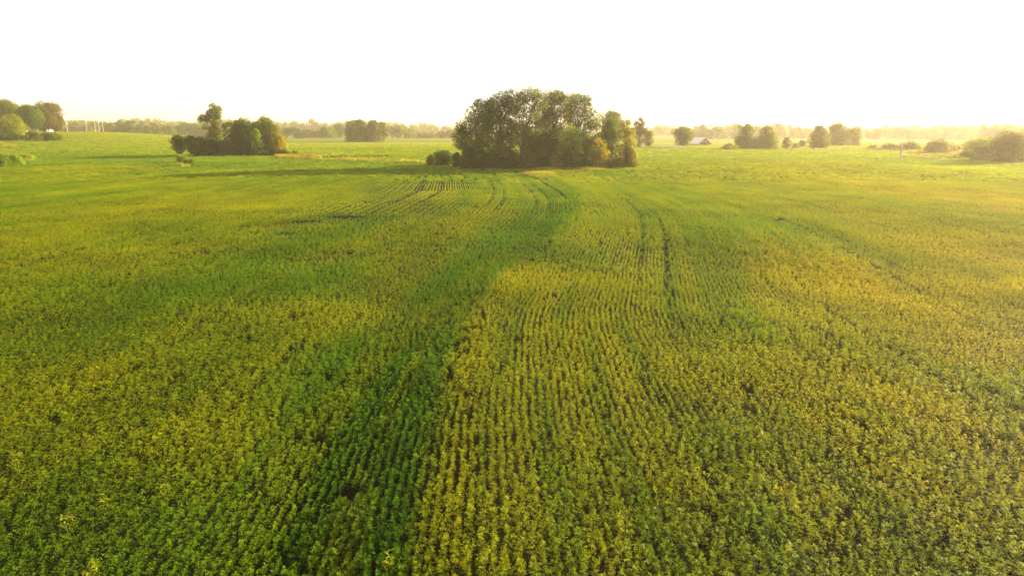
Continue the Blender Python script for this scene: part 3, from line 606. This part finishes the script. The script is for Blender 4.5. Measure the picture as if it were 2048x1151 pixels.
def house(px0, px1, yt, yb, Yw, label, roofm, name='farm_house'):
    xa, zt = at_Y(px0, yt, Yw); xb, zb = at_Y(px1, yb, Yw); cx = (xa+xb)/2; wd = xb-xa; z0 = float(G(cx, Yw)); h = zt - z0
    o = empty(name, (cx, Yw, z0), label, 'house'); o.rotation_euler[2] = RAD(-14)
    ev = h*.62; dp = wd*.55
    m = MB(); m.box((-wd*.12, dp/2, ev/2), (wd*.74, dp, ev)); m.build('wall', M_WHITE, o)
    # gable wing at the right end
    m = MB(); m.prism([(wd*.18, 0), (wd*.48, 0), (wd*.48, ev), (wd*.33, h*.96), (wd*.18, ev)], -1.2, dp+.3); m.build('gable_wing', M_WHITE, o)
    m = MB(); m.v += [(-wd*.52, -.4, ev+.02), (wd*.22, -.4, ev+.02), (wd*.22, dp/2, h), (-wd*.46, dp/2, h), (-wd*.52, dp+.4, ev+.02), (wd*.22, dp+.4, ev+.02)]
    m.f += [[0, 1, 2, 3], [3, 2, 5, 4], [0, 3, 4], [1, 5, 2], [0, 4, 5, 1]]; m.build('roof', roofm, o)
    for k in range(3):
        m = MB(); m.box((-wd*.38+k*wd*.19, -.03, ev*.55), (wd*.07, .05, ev*.4)); m.build('window', M_GLASS, o)
def pole(px, yt, Yw, label, arm=True, name='utility_pole', grp=None):
    x, zt = at_Y(px, yt, Yw); z = float(G(x, Yw)); o = empty(name, (x, Yw, z), label, 'utility pole', grp)
    m = MB(); m.tube([(0, 0, -.2), (0, 0, (zt-z)/2), (0, 0, zt-z)], [.23, .19, .15], 8); m.build('shaft', M_POLE, o, smooth=True)
    if arm:
        m = MB(); m.box((0, -.16, zt-z-.7), (2.3, .13, .16), .5); m.build('crossarm', M_POLE, o)
        m = MB(); m.tube([(.35, -.1, zt-z-2.4), (.35, -.1, zt-z-1.5)], [.22, .22], 8); m.build('transformer', M_TIN, o)
    return (x, Yw, zt)
def structures():
    barn()
    house(74, 101, 256, 266, 428, 'long white house with reddish roof at the edge of the farmstead trees', M_SHINGLE)
    house(45, 58, 258, 265, 432, 'small white house half hidden behind the farmstead trees', M_TIN)
    x, y = at_Y(1281, 289, 345)[0], 345
    o = empty('shed', (x, y, float(G(x, y))), 'small white shed half hidden behind the ragged pine', 'shed')
    m = MB(); m.prism([(-3, 0), (3, 0), (3, 1.6), (0, 2.5), (-3, 1.6)], 0, 5); m.build('wall', M_WHITE, o)
    m = MB(); m.prism([(-3.3, 1.54), (0, 2.56), (3.3, 1.54), (3.3, 1.66), (0, 2.7), (-3.3, 1.66)], -.3, 5.3); m.build('roof', M_TIN, o)
    A = pole(95.5, 236, 452, 'utility pole rising beside the white house', True)
    g = 'bare poles on the crest of the left field'
    tops = [A] + [pole(px, yt, 455, l, px < 150, grp=g) for px, yt, l in [(132, 241, 'single pole between the white house and the row of three'), (188, 240, 'leftmost of the three close poles on the field crest'),
            (196, 241, 'middle of the three close poles on the field crest'), (204, 241, 'rightmost of the three close poles on the field crest')]]
    pole(171, 242, 560, 'faint pole farther back left of the three close poles', False, grp=g)
    pole(867, 256, 700, 'left of two thin poles left of the big grove', False, grp='two thin poles'); pole(874, 253, 720, 'right of two thin poles left of the big grove', False, grp='two thin poles')
    pole(1805, 284, ground_at(1805, 318)[1], 'thin leaning pole standing alone in the right hand field', False)
    for j, dz in enumerate((3.1, 3.6)):
        m = MB(); prev = None; pts = []
        for a, b in zip(tops[:-2], tops[1:-1]):
            for k in range(8):
                t = k/8; pts.append((a[0]+(b[0]-a[0])*t, a[1]-.3+j*.5, a[2]+(b[2]-a[2])*t - dz - 1.2*4*t*(1-t)*abs(b[0]-a[0])/40))
        m.tube(pts, [.06]*len(pts), 5); o = m.build('power_line', M_WIRE); tag(o, ['upper', 'lower'][j]+' sagging wire strung between the poles on the left crest', 'power line')
    # rail fence
    xa, ya = ground_at(1310, 291.5, .9); xb, yb = ground_at(1370, 294.5, .9); n = 15
    o = empty('rail_fence', (xa, ya, float(G(xa, ya))), 'white rail fence running from the ragged pine to the lone tree', 'fence')
    z0 = float(G(xa, ya)); m2 = MB()
    for i in range(n):
        t = i/(n-1); x, y = xa+(xb-xa)*t, ya+(yb-ya)*t; z = float(G(x, y))-z0
        m = MB(); m.box((x-xa, y-ya, z+.75), (.22, .22, 1.5)); m.build('post', M_WHITE, o)
    L = math.hypot(xb-xa, yb-ya); an = math.atan2(yb-ya, xb-xa)
    for h in (.5, .95, 1.38): m2.box(((xb-xa)/2, (yb-ya)/2, h+(float(G(xb, yb))-z0)/2), (L, .06, .16), an)
    m2.build('rail', M_WHITE, o)

# ---------------------------------------------------------------- rough grass, weeds
def rough_grass():
    P = []; C = []; Sc = []; K = []
    def area(poly_px, n, col, s, jitter=.25, kk=(0, 3)):
        w = np.array([ground_at(a, b, .3) for a, b in poly_px]); lo, hi = w.min(0), w.max(0); cnt = 0
        pts = []
        while cnt < n:
            q = rng.uniform(lo, hi, (n*4, 2)); ins = np.zeros(len(q), bool); j = len(w)-1
            for i in range(len(w)):
                c1 = (w[i, 1] > q[:, 1]) != (w[j, 1] > q[:, 1]); xx = (w[j, 0]-w[i, 0])*(q[:, 1]-w[i, 1])/(w[j, 1]-w[i, 1]+1e-9)+w[i, 0]
                ins ^= c1 & (q[:, 0] < xx); j = i
            q = q[ins]; pts.append(q); cnt += len(q)
            if len(q) == 0: break
        q = np.concatenate(pts)[:n]
        P.append(np.stack([q[:, 0], q[:, 1], G(q[:, 0], q[:, 1])], 1)); nn = fbm(q[:, 0]/4, q[:, 1]/6, 3)
        C.append(np.array(col)*.72*(.45+1.1*nn)[:, None]*np.array([1, 1, 1])*rng.uniform(1-jitter, 1+jitter, (len(q), 1))); Sc.append(s*rng.uniform(.4, 1.3, len(q))*(.35+1.2*nn)); K.append(rng.integers(kk[0], kk[1], len(q)))
    area([(1046, 350), (1060, 340), (1120, 334), (1210, 336), (1215, 341), (1110, 346), (1080, 357)], 2200, (.20, .23, .01), .8)
    area([(1240, 337), (1300, 333), (1400, 334), (1300, 337)], 500, (.20, .22, .01), .5)
    area([(860, 331), (1010, 336), (1130, 341), (1130, 337), (1000, 333), (870, 327)], 1400, (.13, .18, .02), .5)
    area([(352, 315), (358, 309), (384, 320), (390, 328), (368, 331)], 400, (.14, .26, .015), .7)
    area([(350, 331), (366, 322), (386, 330), (370, 334)], 160, (.24, .30, .012), .8)
    area([(-20, 304), (50, 307), (80, 316), (60, 322), (0, 330), (-20, 330)], 900, (.17, .24, .012), 1.0)
    area([(-20, 286), (20, 288), (38, 296), (0, 296)], 420, (.22, .26, .01), 1.1)
    area([(566, 312), (600, 306), (700, 308), (780, 312), (700, 314), (620, 316)], 1700, (.17, .24, .015), 1.2)
    area([(600, 318), (700, 318), (850, 322), (850, 326), (700, 322)], 1000, (.24, .27, .02), .9)
    area([(550, 312), (640, 313), (640, 318), (560, 317)], 700, (.26, .25, .02), 1.0)
    area([(1560, 300), (1740, 298), (1950, 304), (1930, 312), (1750, 300), (1600, 302)], 1200, (.24, .22, .05), 1.2)
    area([(1740, 287), (1960, 290), (1960, 300), (1740, 297)], 900, (.26, .22, .06), 1.6)
    area([(1800, 314), (1830, 309), (1900, 313), (1930, 316), (1840, 318)], 500, (.17, .15, .03), .8)
    P_ = np.concatenate(P); n = len(P_); R = np.stack([rng.normal(0, .1, n), rng.normal(0, .1, n), rng.uniform(0, 6.28, n)], 1)
    T = [blade_tuft(500+i, 34, .8, .5, .028) for i in range(3)]
    scatter('tall_grass', T, P_, R, np.concatenate(Sc), np.concatenate(C), np.concatenate(K), M_GRASS, 'tall bright yellow green grass and weeds along the field edges and waterways', 'grass')
def weeds():
    spots = [(35, 915), (350, 792), (410, 797), (180, 1140), (130, 1040), (205, 1000), (100, 780), (320, 718), (620, 690), (330, 975), (640, 612), (460, 610), (1525, 878), (1580, 1100), (1390, 942), (1010, 1020), (795, 560), (775, 1120), (1240, 1040), (420, 655), (2015, 752), (2040, 760), (2030, 790), (2000, 765)]
    where = ['at the left edge low in the field', 'left one of a close pair left of the swale', 'right one of a close pair left of the swale', 'at the bottom edge left of centre', 'near the bottom left corner', 'in the lower left of the field',
             'near the left edge halfway down the field', 'beside the faint wheel track left of centre', 'just left of the dark green swale', 'in the lower left, left of the bare soil gap', 'in the yellowish patch left of the swale', 'left of the yellowish patch in the mid field',
             'narrow upright one alone right of the yellow rows', 'at the bottom edge right of the yellow rows', 'among the yellow rows right of centre', 'on the yellow ridge near the bottom edge', 'small one above the swale', 'at the bottom edge beside the swale',
             'in green rows low right of the ridge', 'far up the left part of the field', 'top one of the bright patch at the right edge', 'outermost one of the bright patch at the right edge', 'lowest one of the bright patch at the right edge', 'innermost one of the bright patch at the right edge']
    r = np.random.default_rng(5)
    for i, ((px, py), wh) in enumerate(zip(spots, where)):
        x, y = ground_at(px, py, .5); n = 46; v, f, a = soy_plant(900+i, 20, .68, .16 if i != 12 else .04, .075 if i != 12 else .14)
        c = np.concatenate([np.tile(np.array([.20, .22, .006]), (len(v), 1))*a[:, :3], np.ones((len(v), 1))], 1).astype(np.float32)
        o = empty('weed_plant', (x, y, float(G(x, y))), 'bright lime weed above the soybeans, '+wh, 'weed', 'bright weeds standing above the soybeans')
        me = np_mesh('foliage', v, f[:, :3], [('tone', 'FLOAT_COLOR', c), ('leafv', 'FLOAT_COLOR', np.ones((len(v), 4), np.float32))], 3); link('foliage', me, o, M_CROWN)
        m = MB(); m.tube([(0, 0, -.05), (r.normal()*.02, 0, .2), (0, 0, .42)], [.007, .006, .003], 5); m.build('stem', M_STEM, o)

def haze():
    m = MB(); m.box((0, 1400, 17), (6000, 3240, 44)); m.v = [(a, b, c) for a, b, c in m.v]
    mt, N, L = mat('haze_air'); o = N.new('ShaderNodeOutputMaterial'); v = N.new('ShaderNodeVolumePrincipled')
    v.inputs['Density'].default_value = HAZE; v.inputs['Anisotropy'].default_value = HAZE_G; v.inputs['Color'].default_value = (1.0, .85, .65, 1)
    L.new(v.outputs[0], o.inputs['Volume']); h = m.build('haze', mt); tag(h, 'thin warm morning haze lying over the fields', None, None, 'stuff')

ground(); structures(); grove(); treelines(); rough_grass(); weeds(); crop(); haze()

# ---------------------------------------------------------------- layout units -> metres
for me in bpy.data.meshes: me.transform(Matrix.Scale(KS, 4))
for o in S.objects:
    if o.type in ('MESH', 'EMPTY'): o.location = o.location*KS
